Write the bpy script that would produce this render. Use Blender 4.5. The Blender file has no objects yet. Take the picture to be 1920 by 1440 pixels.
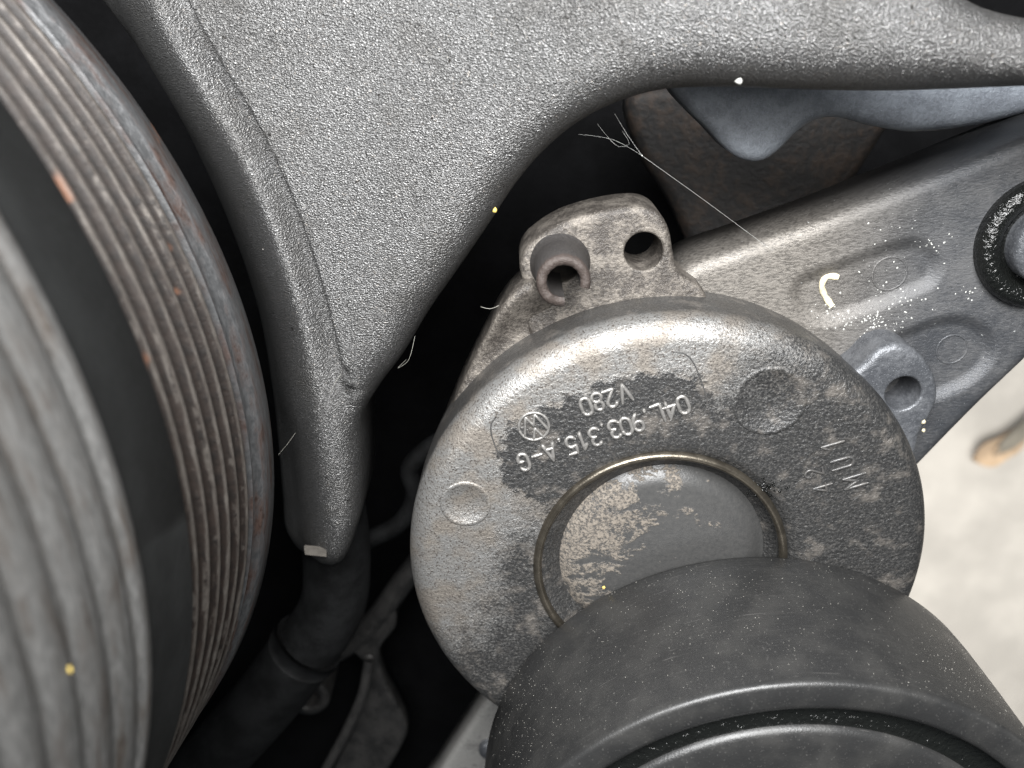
import bpy, math, random
import numpy as np
from mathutils import Vector
from mathutils.geometry import delaunay_2d_cdt
random.seed(7); rng = np.random.default_rng(7)
R_ = math.radians
MM = 0.001
sc = bpy.context.scene
COL = sc.collection

# ------------------------------------------------------------------ camera, world, lamps, exposure
TILT = R_(23.0); FPX = 1663.0                      # focal length in photo pixels (1920 wide)
CAM = np.array([-21.730, 69.563, 103.552])         # mm, disc face centre is the origin
cam_d = bpy.data.cameras.new('camera'); cam = bpy.data.objects.new('camera', cam_d); COL.objects.link(cam)
cam.location = CAM * MM; cam.rotation_euler = (-TILT, 0, 0)
cam_d.sensor_width = 36; cam_d.lens = 36 * FPX / 1920
cam_d.clip_start = 0.004; cam_d.clip_end = 20
cam_d.dof.use_dof = True; cam_d.dof.focus_distance = 0.116; cam_d.dof.aperture_fstop = 25
sc.camera = cam

w = bpy.data.worlds.new('World'); sc.world = w; w.use_nodes = True
bg = w.node_tree.nodes['Background']; bg.inputs[0].default_value = (0.70, 0.85, 1.0, 1); bg.inputs[1].default_value = 0.05

def area(name, loc, target, size, watts, color, size_y=None):
    l = bpy.data.lights.new(name, 'AREA'); l.energy = watts; l.color = color; l.size = size
    if size_y: l.shape = 'RECTANGLE'; l.size_y = size_y
    o = bpy.data.objects.new(name, l); COL.objects.link(o); o.location = Vector(loc) * MM
    o.rotation_euler = (Vector(target) - Vector(loc)).to_track_quat('-Z', 'Y').to_euler()
    return o
area('bay_opening_light', (-45, 205, 195), (-20, 40, 0), 0.20, 2.7, (0.98, 0.99, 1.0), 0.16)
area('cover_sheen_lamp', (-5, 125, 150), (-30, 75, 0), 0.11, 0.42, (1.0, 0.985, 0.96))  # added lamp, put in for the sheen and falloff on the cover
area('floor_daylight_lamp', (260, -330, -140), (260, -330, -480), 0.5, 3.0, (1.0, 0.98, 0.95))  # added area lamp below the engine, stands in for daylight on the floor

vs = sc.view_settings; vs.view_transform = 'Standard'; vs.look = 'None'; vs.exposure = 0.1; vs.gamma = 1.0; vs.use_curve_mapping = False
sc.render.engine = 'CYCLES'
sc.cycles.max_bounces = 6

# ------------------------------------------------------------------ measuring helpers (mm)
_r = np.array([1, 0, 0.]); _u = np.array([0, math.cos(TILT), -math.sin(TILT)]); _f = np.array([0, -math.sin(TILT), -math.cos(TILT)])
def P(u, v, z):
    "point on the plane z (mm) that was measured at photo pixel (u, v)"
    d = _f + (u - 960) / FPX * _r - (v - 720) / FPX * _u
    s = (z - CAM[2]) / d[2]
    return CAM + s * d
def P2(u, v, z):
    p = P(u, v, z); return (p[0], p[1])
def outl(px, z): return [P2(a, b, z) for a, b in px]

def spline(pts, step=0.6, closed=True):
    pts = [np.array(p, float) for p in pts]; n = len(pts); out = []
    rngn = n if closed else n - 1
    for i in range(rngn):
        if closed: p0, p1, p2, p3 = pts[i - 1], pts[i], pts[(i + 1) % n], pts[(i + 2) % n]
        else: p0, p1, p2, p3 = pts[max(i - 1, 0)], pts[i], pts[i + 1], pts[min(i + 2, n - 1)]
        L = np.linalg.norm(p2 - p1); k = max(1, int(round(L / step)))
        t0 = 0.; t1 = t0 + max(np.linalg.norm(p1 - p0), 1e-6) ** .5; t2 = t1 + max(L, 1e-6) ** .5; t3 = t2 + max(np.linalg.norm(p3 - p2), 1e-6) ** .5
        for j in range(k):
            t = t1 + (t2 - t1) * j / k
            if t1 - t0 < 2e-3: A1 = p1
            else: A1 = (t1 - t) / (t1 - t0) * p0 + (t - t0) / (t1 - t0) * p1
            A2 = (t2 - t) / (t2 - t1) * p1 + (t - t1) / (t2 - t1) * p2
            if t3 - t2 < 2e-3: A3 = p2
            else: A3 = (t3 - t) / (t3 - t2) * p2 + (t - t2) / (t3 - t2) * p3
            B1 = (t2 - t) / (t2 - t0) * A1 + (t - t0) / (t2 - t0) * A2
            B2 = (t3 - t) / (t3 - t1) * A2 + (t - t1) / (t3 - t1) * A3
            out.append((t2 - t) / (t2 - t1) * B1 + (t - t1) / (t2 - t1) * B2)
    if not closed: out.append(pts[-1])
    return np.array(out)

def seg_dist(Q, poly, closed=True):
    "unsigned distance of points Q (n,2) to a polyline; also side sign from nearest segment"
    A = poly; B = np.roll(poly, -1, 0)
    if not closed: A = A[:-1]; B = B[:-1]
    best = np.full(len(Q), 1e9); side = np.zeros(len(Q))
    for a, b in zip(A, B):
        ab = b - a; L2 = ab @ ab
        if L2 < 1e-12: continue
        t = np.clip(((Q - a) @ ab) / L2, 0, 1); c = a + t[:, None] * ab; d = np.hypot(*(Q - c).T)
        m = d < best; best[m] = d[m]
        cr = ab[0] * (Q[:, 1] - a[1]) - ab[1] * (Q[:, 0] - a[0]); side[m] = np.sign(cr[m])
    return best, side

def inside(Q, poly):
    x, y = Q[:, 0], Q[:, 1]; r = np.zeros(len(Q), bool); A = poly; B = np.roll(poly, -1, 0)
    for (x1, y1), (x2, y2) in zip(A, B):
        if y1 == y2: continue
        m = ((y1 > y) != (y2 > y)) & (x < (x2 - x1) * (y - y1) / (y2 - y1) + x1); r ^= m
    return r

def area2(poly):
    x, y = poly[:, 0], poly[:, 1]; return 0.5 * np.sum(x * np.roll(y, -1) - np.roll(x, -1) * y)

def sst(x, a, b):
    t = np.clip((x - a) / (b - a), 0, 1); return t * t * (3 - 2 * t)

def plate(outline, ztop, r, wall, holes=(), rh=0.5, spacing=0.8, hole_wall=None, fine=None):
    "solid plate: rounded upper edge of radius r, side walls, real holes. all mm -> verts, faces"
    outline = np.array(outline)
    if area2(outline) < 0: outline = outline[::-1]
    loops = [outline] + [np.array(h) if area2(np.array(h)) < 0 else np.array(h)[::-1] for h in holes]
    lo, hi = outline.min(0), outline.max(0)
    gx, gy = np.meshgrid(np.arange(lo[0], hi[0], spacing), np.arange(lo[1], hi[1], spacing * .87))
    gx[1::2] += spacing / 2
    Q = np.c_[gx.ravel(), gy.ravel()]
    if fine is not None:
        f_in = fine[0](Q); fx = spacing / 3
        gx, gy = np.meshgrid(np.arange(lo[0], hi[0], fx), np.arange(lo[1], hi[1], fx * .87)); gx[1::2] += fx / 2
        Q2 = np.c_[gx.ravel(), gy.ravel()]; Q = np.r_[Q[~f_in], Q2[fine[0](Q2)]]
    Q = Q[inside(Q, outline)]
    for h in loops[1:]: Q = Q[~inside(Q, h)]
    D = np.array([seg_dist(Q, l)[0] for l in loops])
    keep = (D[0] > r * .93 + .05)
    for k in range(1, len(loops)): keep &= D[k] > rh * .93 + .05
    Q = Q[keep]
    rings = []
    for k, l in enumerate(loops):
        rr = r if k == 0 else rh
        tng = np.roll(l, -1, 0) - np.roll(l, 1, 0); tng /= np.linalg.norm(tng, axis=1)[:, None] + 1e-9
        nrm = np.c_[-tng[:, 1], tng[:, 0]]
        for a in (18, 36, 54, 72, 90):
            off = rr * (1 - math.cos(R_(a))); pts = l + nrm * off
            ok = np.ones(len(pts), bool)
            for j, m in enumerate(loops):
                ok &= seg_dist(pts, m)[0] > (off * .97 if j == k else .15)
            pts = pts[ok & inside(pts, outline)]; rings.append(pts)
    nb = sum(len(l) for l in loops)
    allp = np.r_[np.concatenate(loops), np.concatenate(rings), Q] if rings else np.r_[np.concatenate(loops), Q]
    edges = []; s = 0
    for l in loops:
        n = len(l); edges += [(s + i, s + (i + 1) % n) for i in range(n)]; s += n
    vo, eo, fo, ov, oe, of = delaunay_2d_cdt([Vector(p) for p in allp], edges, [], 0, 1e-5)
    V = np.array([(v.x, v.y) for v in vo]); F = np.array([tuple(f) for f in fo])
    c = V[F].mean(1); ok = inside(c, outline)
    for h in loops[1:]: ok &= ~inside(c, h)
    F = F[ok]
    inv = {}
    for i, o in enumerate(ov):
        for k in o: inv[k] = i
    def drop(d, rr):
        d = np.minimum(d, rr); return rr - np.sqrt(np.maximum(rr * rr - (rr - d) ** 2, 0))
    z = ztop(V[:, 0], V[:, 1])
    dd = [seg_dist(V, l)[0] for l in loops]
    dr = drop(dd[0], r)
    for d in dd[1:]: dr = np.maximum(dr, drop(d, rh))
    z = z - dr
    verts = [tuple(v) for v in np.c_[V, z]]; faces = []
    for a, b, c_ in F:
        e = (V[b] - V[a]); g = (V[c_] - V[a])
        faces.append((a, b, c_) if e[0] * g[1] - e[1] * g[0] > 0 else (a, c_, b))
    s = 0
    for k, l in enumerate(loops):
        n = len(l); base = len(verts); dep = wall if k == 0 else (hole_wall or wall)
        tops = [inv[s + i] for i in range(n)]
        for i in tops: verts.append((V[i][0], V[i][1], verts[i][2] - dep))
        for i in range(n):
            j = (i + 1) % n
            if tops[i] != tops[j]: faces.append((tops[j], tops[i], base + i, base + j))
        s += n
        if k == 0 and len(loops) == 1: faces.append(tuple(base + i for i in range(n))[::-1])
    return verts, faces

def revolve(prof, c=(0, 0), seg=160, close=False, a0=0, a1=360):
    verts, faces = [], []; full = abs(a1 - a0) >= 360; m = len(prof)
    ns = seg if full else seg + 1
    for i in range(ns):
        a = R_(a0 + (a1 - a0) * i / seg)
        for r, z in prof: verts.append((c[0] + r * math.cos(a), c[1] + r * math.sin(a), z))
    for i in range(seg):
        j = (i + 1) % ns
        for k in range(m - 1 + (1 if close else 0)):
            k2 = (k + 1) % m
            faces.append((i * m + k, i * m + k2, j * m + k2, j * m + k))
    return verts, faces

def tube(path, rad, seg=8, flat=1.0, caps=True):
    path = np.array(path, float); n = len(path); verts, faces = [], []
    rad = np.broadcast_to(np.array(rad, float), (n,))
    t = np.gradient(path, axis=0); t /= np.linalg.norm(t, axis=1)[:, None] + 1e-9
    ref = np.array([0, 0, 1.])
    for i in range(n):
        a = np.cross(t[i], ref)
        if np.linalg.norm(a) < 1e-3: a = np.cross(t[i], [1, 0, 0])
        a /= np.linalg.norm(a); b = np.cross(a, t[i])
        for k in range(seg):
            w_ = 2 * math.pi * k / seg
            verts.append(tuple(path[i] + rad[i] * (math.cos(w_) * a + flat * math.sin(w_) * b)))
    for i in range(n - 1):
        for k in range(seg):
            l = (k + 1) % seg; faces.append((i * seg + k, i * seg + l, (i + 1) * seg + l, (i + 1) * seg + k))
    if caps: faces += [tuple(range(seg)), tuple(range((n - 1) * seg, n * seg))[::-1]]
    return verts, faces

def merge(*vf):
    V, F = [], []
    for v, f in vf:
        o = len(V); V += list(v); F += [tuple(i + o for i in q) for q in f]
    return V, F

def blob(c, r, seed=0, squash=(1, 1, .7), n=1):
    "small irregular grain"
    g = np.random.default_rng(seed)
    t = (1 + 5 ** .5) / 2
    V = np.array([(-1, t, 0), (1, t, 0), (-1, -t, 0), (1, -t, 0), (0, -1, t), (0, 1, t), (0, -1, -t), (0, 1, -t), (t, 0, -1), (t, 0, 1), (-t, 0, -1), (-t, 0, 1)]) / 1.902
    F = [(0,11,5),(0,5,1),(0,1,7),(0,7,10),(0,10,11),(1,5,9),(5,11,4),(11,10,2),(10,7,6),(7,1,8),(3,9,4),(3,4,2),(3,2,6),(3,6,8),(3,8,9),(4,9,5),(2,4,11),(6,2,10),(8,6,7),(9,8,1)]
    V = V * g.uniform(.65, 1.25, (12, 1)) * np.array(squash) * r
    a = g.uniform(0, 6.28); ca, sa = math.cos(a), math.sin(a)
    V = V @ np.array([[ca, -sa, 0], [sa, ca, 0], [0, 0, 1]])
    return [tuple(v + np.array(c)) for v in V], F

# ------------------------------------------------------------------ object helpers
def thing(name, label, cat, base, group=None, kind=None):
    o = bpy.data.objects.new(name, None); COL.objects.link(o); o.empty_display_size = .005
    o.location = Vector(base) * MM; o['label'] = label; o['category'] = cat
    if group: o['group'] = group
    if kind: o['kind'] = kind
    return o
def part(name, vf, m, parent=None, smooth=True, auto=None, label=None, base=None):
    v, f = vf
    b = np.array(base if base is not None else ((0, 0, 0) if parent is None else wloc(parent)))
    me = bpy.data.meshes.new(name); me.from_pydata([tuple((np.array(p) - b) * MM) for p in v], [], [tuple(int(i) for i in q) for q in f])
    me.update()
    if smooth: me.shade_smooth()
    if auto: me.set_sharp_from_angle(angle=R_(auto))
    me.materials.append(m)
    o = bpy.data.objects.new(name, me); COL.objects.link(o)
    if parent is not None: o.parent = parent
    else: o.location = Vector(b) * MM
    if label: o['label'] = label
    return o
def wloc(o):
    l = np.zeros(3)
    while o is not None: l += np.array(o.location) / MM; o = o.parent
    return l
def tag(o, label, cat, group=None, kind=None):
    o['label'] = label; o['category'] = cat
    if group: o['group'] = group
    if kind: o['kind'] = kind
    return o

# ------------------------------------------------------------------ materials
class NT:
    def __init__(s, name):
        s.m = bpy.data.materials.new(name); s.m.use_nodes = True; s.t = s.m.node_tree
        s.b = s.t.nodes['Principled BSDF']
        g = s.t.nodes.new('ShaderNodeNewGeometry'); tc = s.t.nodes.new('ShaderNodeTexCoord')
        v = s.t.nodes.new('ShaderNodeVectorMath'); v.operation = 'SCALE'; v.inputs['Scale'].default_value = 1000
        s.t.links.new(tc.outputs['Object'], v.inputs[0]); s.co = v.outputs[0]
    def put(s, inp, v):
        if isinstance(v, bpy.types.NodeSocket): s.t.links.new(v, inp)
        elif isinstance(v, tuple) and len(v) == 3 and inp.type == 'RGBA': inp.default_value = (*v, 1)
        elif isinstance(v, (int, float)) and inp.type == 'RGBA': inp.default_value = (v, v, v, 1)
        else: inp.default_value = v
    def nd(s, t, **k):
        n = s.t.nodes.new(t)
        for a, b in k.items(): setattr(n, a, b)
        return n
    def noise(s, scale, detail=3, rough=.55, vec=None, dist=0, col=False):
        n = s.nd('ShaderNodeTexNoise'); s.put(n.inputs['Vector'], vec or s.co)
        s.put(n.inputs['Scale'], scale); n.inputs['Detail'].default_value = detail; n.inputs['Roughness'].default_value = rough; n.inputs['Distortion'].default_value = dist
        return n.outputs['Color' if col else 'Fac']
    def voro(s, scale, feature='F1', vec=None, smooth=.3, out='Distance'):
        n = s.nd('ShaderNodeTexVoronoi', feature=feature); s.put(n.inputs['Vector'], vec or s.co); n.inputs['Scale'].default_value = scale
        if feature == 'SMOOTH_F1': n.inputs['Smoothness'].default_value = smooth
        return n.outputs[out]
    def m_(s, op, a, b=0., clamp=False, c=None):
        n = s.nd('ShaderNodeMath', operation=op, use_clamp=clamp); s.put(n.inputs[0], a); s.put(n.inputs[1], b)
        if c is not None: s.put(n.inputs[2], c)
        return n.outputs[0]
    def ss(s, x, lo, hi, a=0., b=1.):
        n = s.nd('ShaderNodeMapRange', interpolation_type='SMOOTHSTEP'); s.put(n.inputs[0], x)
        for i, v in enumerate((lo, hi, a, b)): s.put(n.inputs[i + 1], v)
        return n.outputs[0]
    def mix(s, f, a, b, mode='MIX'):
        n = s.nd('ShaderNodeMix', data_type='RGBA', blend_type=mode); s.put(n.inputs[0], f); s.put(n.inputs[6], a); s.put(n.inputs[7], b)
        return n.outputs[2]
    def mixf(s, f, a, b):
        n = s.nd('ShaderNodeMix'); s.put(n.inputs[0], f); s.put(n.inputs[2], a); s.put(n.inputs[3], b); return n.outputs[0]
    def xyz(s, v=None):
        n = s.nd('ShaderNodeSeparateXYZ'); s.put(n.inputs[0], v or s.co); return n.outputs
    def comb(s, x, y, z):
        n = s.nd('ShaderNodeCombineXYZ')
        for i, v in enumerate((x, y, z)): s.put(n.inputs[i], v)
        return n.outputs[0]
    def mapv(s, scale=(1, 1, 1), rot=(0, 0, 0), loc=(0, 0, 0), vec=None):
        n = s.nd('ShaderNodeMapping'); s.put(n.inputs[0], vec or s.co)
        n.inputs['Scale'].default_value = scale; n.inputs['Rotation'].default_value = rot; n.inputs['Location'].default_value = loc
        return n.outputs[0]
    def bump(s, h, dist_mm, strength=1., normal=None):
        n = s.nd('ShaderNodeBump'); s.put(n.inputs['Height'], h); n.inputs['Distance'].default_value = dist_mm * MM; s.put(n.inputs['Strength'], strength)
        if normal is not None: s.t.links.new(normal, n.inputs['Normal'])
        return n.outputs[0]
    def out(s, **k):
        for a, v in k.items(): s.put(s.b.inputs[a.replace('_', ' ')], v)
        return s.m

def gauss_line(n, x, y, p0, p1, half_len, half_w):
    "stain mask: 1 near the segment p0-p1 (mm, object space)"
    cx, cy = (p0[0] + p1[0]) / 2, (p0[1] + p1[1]) / 2; a = math.atan2(p1[1] - p0[1], p1[0] - p0[0]); ca, sa = math.cos(a), math.sin(a)
    dx = n.m_('SUBTRACT', x, cx); dy = n.m_('SUBTRACT', y, cy)
    u = n.m_('ADD', n.m_('MULTIPLY', dx, ca), n.m_('MULTIPLY', dy, sa)); v = n.m_('SUBTRACT', n.m_('MULTIPLY', dy, ca), n.m_('MULTIPLY', dx, sa))
    e = n.m_('ADD', n.m_('POWER', n.m_('ABSOLUTE', n.m_('DIVIDE', u, half_len)), 4.), n.m_('POWER', n.m_('ABSOLUTE', n.m_('DIVIDE', v, half_w)), 2.))
    return e

def m_cover():
    n = NT('grained_grey_coating')
    warp = n.noise(.35, 2, .5)
    vec = n.mapv(scale=(1.0, 1.45, 1.0), rot=(0, 0, R_(12)))
    grain = n.noise(3.9, 2.0, .5, vec=vec, dist=.5)
    g2 = n.voro(4.4, 'SMOOTH_F1', vec=vec, smooth=.55)
    fine = n.noise(6, 2, .6)
    h = n.m_('ADD', n.m_('MULTIPLY', grain, .9), n.m_('MULTIPLY', g2, .55)); h = n.m_('ADD', h, n.m_('MULTIPLY', fine, .08))
    smear = n.ss(n.noise(.06, 4, .6, vec=n.mapv(scale=(1, .5, 1), rot=(0, 0, R_(35)))), .40, .66)
    nm = n.bump(h, .26, n.mixf(smear, .85, 1.))
    scr = n.ss(n.noise(.5, 2, .5, vec=n.mapv(scale=(.12, 9., 1), rot=(0, 0, R_(38)))), .745, .77); pitd = n.ss(n.noise(.9, 2, .5), .735, .755)
    dirt = n.ss(n.noise(.12, 4, .6), .45, .75)
    spk = n.ss(n.noise(2.3, 1, .5), .70, .74)
    col = n.mix(dirt, (.165, .164, .163), (.122, .119, .115))
    low = n.ss(grain, .42, .62); col = n.mix(low, n.mix(.5, col, (.05, .048, .046)), col)
    col = n.mix(n.m_('MULTIPLY', spk, .35), col, (.32, .28, .24)); col = n.mix(n.m_('MULTIPLY', scr, .4), col, (.36, .34, .31)); col = n.mix(pitd, col, (.03, .028, .026)); col = n.mix(n.m_('MULTIPLY', smear, .15), col, (.10, .095, .088))
    return n.out(Base_Color=col, Metallic=.7, Roughness=n.mixf(dirt, .33, .42), Normal=nm, Specular_IOR_Level=.5)

def m_disc():
    n = NT('oily_cast_aluminium'); x, y, z = n.xyz()
    big = n.noise(.10, 5, .62); med = n.noise(.5, 5, .65); fin = n.noise(3.2, 4, .7)
    # dry side lies up and left, oil film on the rest
    L = n.m_('ADD', n.m_('MULTIPLY', x, -.75), n.m_('MULTIPLY', y, .66))
    L = n.m_('ADD', L, n.m_('MULTIPLY', n.m_('SUBTRACT', big, .5), 26.)); L = n.m_('ADD', L, n.m_('MULTIPLY', n.m_('SUBTRACT', med, .5), 14.))
    p0 = P2(1290, 733, 0); p1 = P2(972, 842, 0)
    e = gauss_line(n, x, y, p0, p1, 14.5, 6.8)
    pan = n.ss(n.m_('ADD', e, n.m_('MULTIPLY', n.m_('SUBTRACT', med, .5), 1.6)), .5, 1.3, 30., 0.)
    L = n.m_('SUBTRACT', L, pan)
    L = n.m_('ADD', L, n.m_('MULTIPLY', n.m_('SUBTRACT', fin, .5), 26.))
    dry = n.m_('MULTIPLY', n.ss(n.m_('SUBTRACT', L, n.ss(n.m_('SQRT', n.m_('ADD', n.m_('MULTIPLY', x, x), n.m_('MULTIPLY', y, y))), 29., 20., 0., 9.)), 5., 23.), n.ss(n.m_('ADD', z, n.m_('MULTIPLY', med, 3.)), 10.3, 12.6, .12, 1.))
    # streaky wipe marks
    st = n.noise(.9, 4, .6, vec=n.mapv(scale=(.25, 2.6, 1), rot=(0, 0, R_(-24))))
    dust = n.ss(n.noise(.16, 4, .6, vec=n.mapv(loc=(7, 3, 0))), .42, .62)
    alu = n.mix(dust, (.265, .262, .255), (.215, .195, .172))
    alu = n.mix(n.ss(st, .35, .62), n.mix(.22, alu, (.14, .12, .10)), alu)
    pit = n.ss(n.noise(4.2, 2, .55), .36, .46)
    alu = n.mix(pit, (.10, .088, .078), alu)
    oil = n.mix(n.ss(fin, .45, .75), (.026, .026, .026), (.080, .077, .073))
    thin = n.ss(n.noise(.28, 4, .65, vec=n.mapv(loc=(31, 5, 0))), .52, .72); oil = n.mix(n.m_('MULTIPLY', thin, .6), oil, (.15, .135, .12))
    col = n.mix(dry, oil, alu)
    rough = n.mixf(dry, n.mixf(fin, .24, .44), n.mixf(dust, .40, .58))
    h = n.m_('ADD', n.m_('MULTIPLY', n.noise(1.7, 3, .6), n.mixf(dry, 1., .45)), n.m_('MULTIPLY', n.noise(5.5, 2, .6), .22))
    h = n.m_('ADD', h, n.m_('MULTIPLY', st, .10))
    return n.out(Base_Color=col, Metallic=n.mixf(dry, .15, .62), Roughness=rough, Normal=n.bump(h, .26))

def m_alu_dirty(name, light, dark, bias=0., metal=.55, rough=.45, scale=1., bumpd=.14):
    n = NT(name)
    a = n.noise(.22 * scale, 5, .62); b = n.noise(1.4 * scale, 4, .65); c = n.noise(5 * scale, 2, .6)
    f = n.m_('ADD', n.m_('MULTIPLY', a, .6), n.m_('MULTIPLY', b, .4)); k = n.ss(n.m_('ADD', f, bias), .40, .60)
    col = n.mix(k, dark, light); col = n.mix(n.ss(c, .6, .72), col, tuple(min(1, q * 1.5) for q in light))
    h = n.m_('ADD', b, n.m_('MULTIPLY', c, .35))
    return n.out(Base_Color=col, Metallic=n.mixf(k, metal * .4, metal), Roughness=n.mixf(k, rough * .8, rough * 1.1), Normal=n.bump(h, bumpd))

def m_simple(name, col, rough=.5, metal=0., bs=2., bd=.05, var=.25, spec=.5):
    n = NT(name); a = n.noise(bs, 4, .6); b = n.noise(bs * .15, 4, .6)
    c = n.mix(n.ss(b, .35, .65), tuple(q * (1 - var) for q in col), tuple(q * (1 + var) for q in col))
    return n.out(Base_Color=c, Roughness=n.mixf(a, rough * .85, min(1., rough * 1.15)), Metallic=metal, Normal=n.bump(a, bd), Specular_IOR_Level=spec)

def m_pulley(name, steel, rust, rbias, metal=.7, rough=.38, crest=False):
    n = NT(name); x, y, z = n.xyz()
    ang = n.m_('ARCTAN2', y, x)
    # wear runs round the wheel: stretched along the turning direction
    v = n.comb(n.m_('MULTIPLY', ang, 14.), n.m_('MULTIPLY', z, 1.6), 0.); v2 = n.comb(n.m_('MULTIPLY', ang, 60.), n.m_('MULTIPLY', z, 2.6), 3.)
    s1 = n.noise(.6, 4, .6, vec=v); s2 = n.noise(1., 4, .65, vec=v2); fl = n.noise(.22, 5, .65)
    k = n.ss(n.m_('ADD', n.m_('ADD', n.m_('MULTIPLY', s1, .62), n.m_('MULTIPLY', fl, .28)), n.m_('ADD', n.m_('MULTIPLY', s2, .25), rbias)), .50, .66)
    ys = n.m_('DIVIDE', n.m_('SUBTRACT', y, n.m_('MULTIPLY', z, .196)), .98); rad = n.m_('SQRT', n.m_('ADD', n.m_('MULTIPLY', x, x), n.m_('MULTIPLY', ys, ys)))
    if crest: k = n.m_('MULTIPLY', n.m_('MAXIMUM', k, n.ss(rad, 82.0, 81.5)), n.ss(n.m_('ADD', rad, n.m_('MULTIPLY', n.m_('SUBTRACT', s1, .5), 1.2)), 81.85, 82.3, 1., .42))
    rc = n.mix(n.ss(s2, .35, .7), rust, tuple(q * .35 for q in rust)); rc = n.mix(n.ss(n.noise(.11, 3), .68, .74), rc, (.14, .06, .03))
    stc = n.mix(n.ss(s2, .35, .7), tuple(q * .55 for q in steel), steel)
    h = n.m_('ADD', n.m_('MULTIPLY', s2, .7), n.m_('MULTIPLY', n.noise(2.5, 3, .6), n.mixf(k, .12, .35)))
    return n.out(Base_Color=n.mix(k, stc, rc), Metallic=n.mixf(k, metal, .05), Roughness=n.mixf(k, rough, .62), Normal=n.bump(h, .12))

def m_wheel():
    n = NT('dusty_black_plastic'); a = n.noise(.18, 4, .6); b = n.noise(3.5, 3, .6); c = n.noise(9, 2, .5)
    dust = n.ss(b, .62, .72); film = n.ss(a, .40, .68)
    col = n.mix(film, (.019, .019, .019), (.028, .0275, .0265)); col = n.mix(n.m_('MULTIPLY', dust, .30), col, (.18, .175, .165))
    x, y, z = n.xyz(); sc_ = n.noise(1., 3, .6, vec=n.comb(n.m_('MULTIPLY', n.m_('ARCTAN2', y, x), 9.), n.m_('MULTIPLY', z, 3.5), 0.))
    col = n.mix(n.m_('MULTIPLY', n.ss(sc_, .5, .8), .12), col, (.10, .098, .093)); hair = n.ss(n.noise(.8, 2, .5, vec=n.mapv(scale=(.2, .2, 8), rot=(R_(50), R_(20), 0))), .74, .76); col = n.mix(n.m_('MULTIPLY', hair, .35), col, (.22, .21, .2))
    return n.out(Base_Color=col, Roughness=n.mixf(film, .34, .44), Specular_IOR_Level=.5, Normal=n.bump(n.m_('ADD', b, n.m_('MULTIPLY', c, .4)), .035))

def m_oil():
    n = NT('wet_black_oil'); h = n.noise(1.3, 3, .6)
    return n.out(Base_Color=(.006, .0065, .006), Roughness=.16, Normal=n.bump(h, .42), Specular_IOR_Level=.6)

def m_arm():
    n = NT('greasy_cast_arm'); x, y, z = n.xyz()
    a = n.noise(.10, 5, .62); b = n.noise(2.2, 5, .7, vec=n.mapv(scale=(.6, 1.5, 1), rot=(0, 0, R_(-20)))); c = n.noise(4.5, 3, .6)
    f = n.m_('ADD', n.m_('MULTIPLY', a, .6), n.m_('MULTIPLY', b, .4))
    col = n.mix(n.ss(f, .36, .64), (.052, .055, .061), (.108, .108, .110))
    # lighter, warmer tone towards the end by the cover
    t = n.ss(n.m_('ADD', x, n.m_('MULTIPLY', b, 14.)), 0., -22.)
    col = n.mix(t, col, n.mix(n.ss(b, .35, .6), (.085, .078, .07), (.185, .17, .152)))
    # white corrosion flecks gathered beside the lug and the recess
    q = P2(1660, 590, -14); e = gauss_line(n, x, y, (q[0] - 6, q[1] - 1.5), (q[0] + 5, q[1] + 1.5), 12., 5.0)
    near = n.ss(e, 1.6, .1); fl = n.voro(1.5, 'F1'); fk = n.ss(n.m_('ADD', n.noise(1.9, 4, .7), n.m_('MULTIPLY', near, .15)), .67, .73)
    col = n.mix(n.m_('MULTIPLY', fk, .8), col, (.62, .63, .62))
    h = n.m_('ADD', b, n.m_('MULTIPLY', c, .3)); h = n.m_('ADD', h, n.m_('MULTIPLY', fk, .5))
    return n.out(Base_Color=col, Metallic=n.mixf(fk, .45, 0.), Roughness=n.mixf(n.ss(f, .4, .6), .40, .56), Normal=n.bump(h, .12))

def m_cup():
    n = NT('peeling_plate_cup'); x, y, z = n.xyz()
    a = n.noise(.21, 6, .66, vec=n.mapv(scale=(1, 1.5, 1), rot=(0, 0, R_(25)), loc=(4, 9, 0)), dist=.4); b = n.noise(1.6, 5, .7)
    L = n.m_('ADD', n.m_('MULTIPLY', x, -.012), n.m_('MULTIPLY', y, .004))
    f = n.m_('ADD', n.m_('ADD', n.m_('MULTIPLY', a, .8), n.m_('MULTIPLY', b, .2)), L); k = n.m_('MULTIPLY', n.ss(f, .575, .63), n.ss(n.noise(2.4, 5, .75), .36, .56))
    col = n.mix(k, n.mix(b, (.026, .027, .028), (.075, .073, .070)), n.mix(b, (.12, .105, .088), (.22, .19, .158)))
    return n.out(Base_Color=col, Metallic=.12, Roughness=n.mixf(k, .36, .7), Normal=n.bump(n.m_('ADD', n.m_('MULTIPLY', k, .6), n.m_('MULTIPLY', n.noise(4, 3), .3)), .10))

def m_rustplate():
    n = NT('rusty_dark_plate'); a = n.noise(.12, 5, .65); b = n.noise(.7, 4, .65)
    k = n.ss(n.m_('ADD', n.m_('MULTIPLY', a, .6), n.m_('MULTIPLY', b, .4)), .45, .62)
    return n.out(Base_Color=n.mix(k, (.008, .007, .0065), (.028, .018, .012)), Roughness=.7, Metallic=.1, Normal=n.bump(b, .3))

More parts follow.
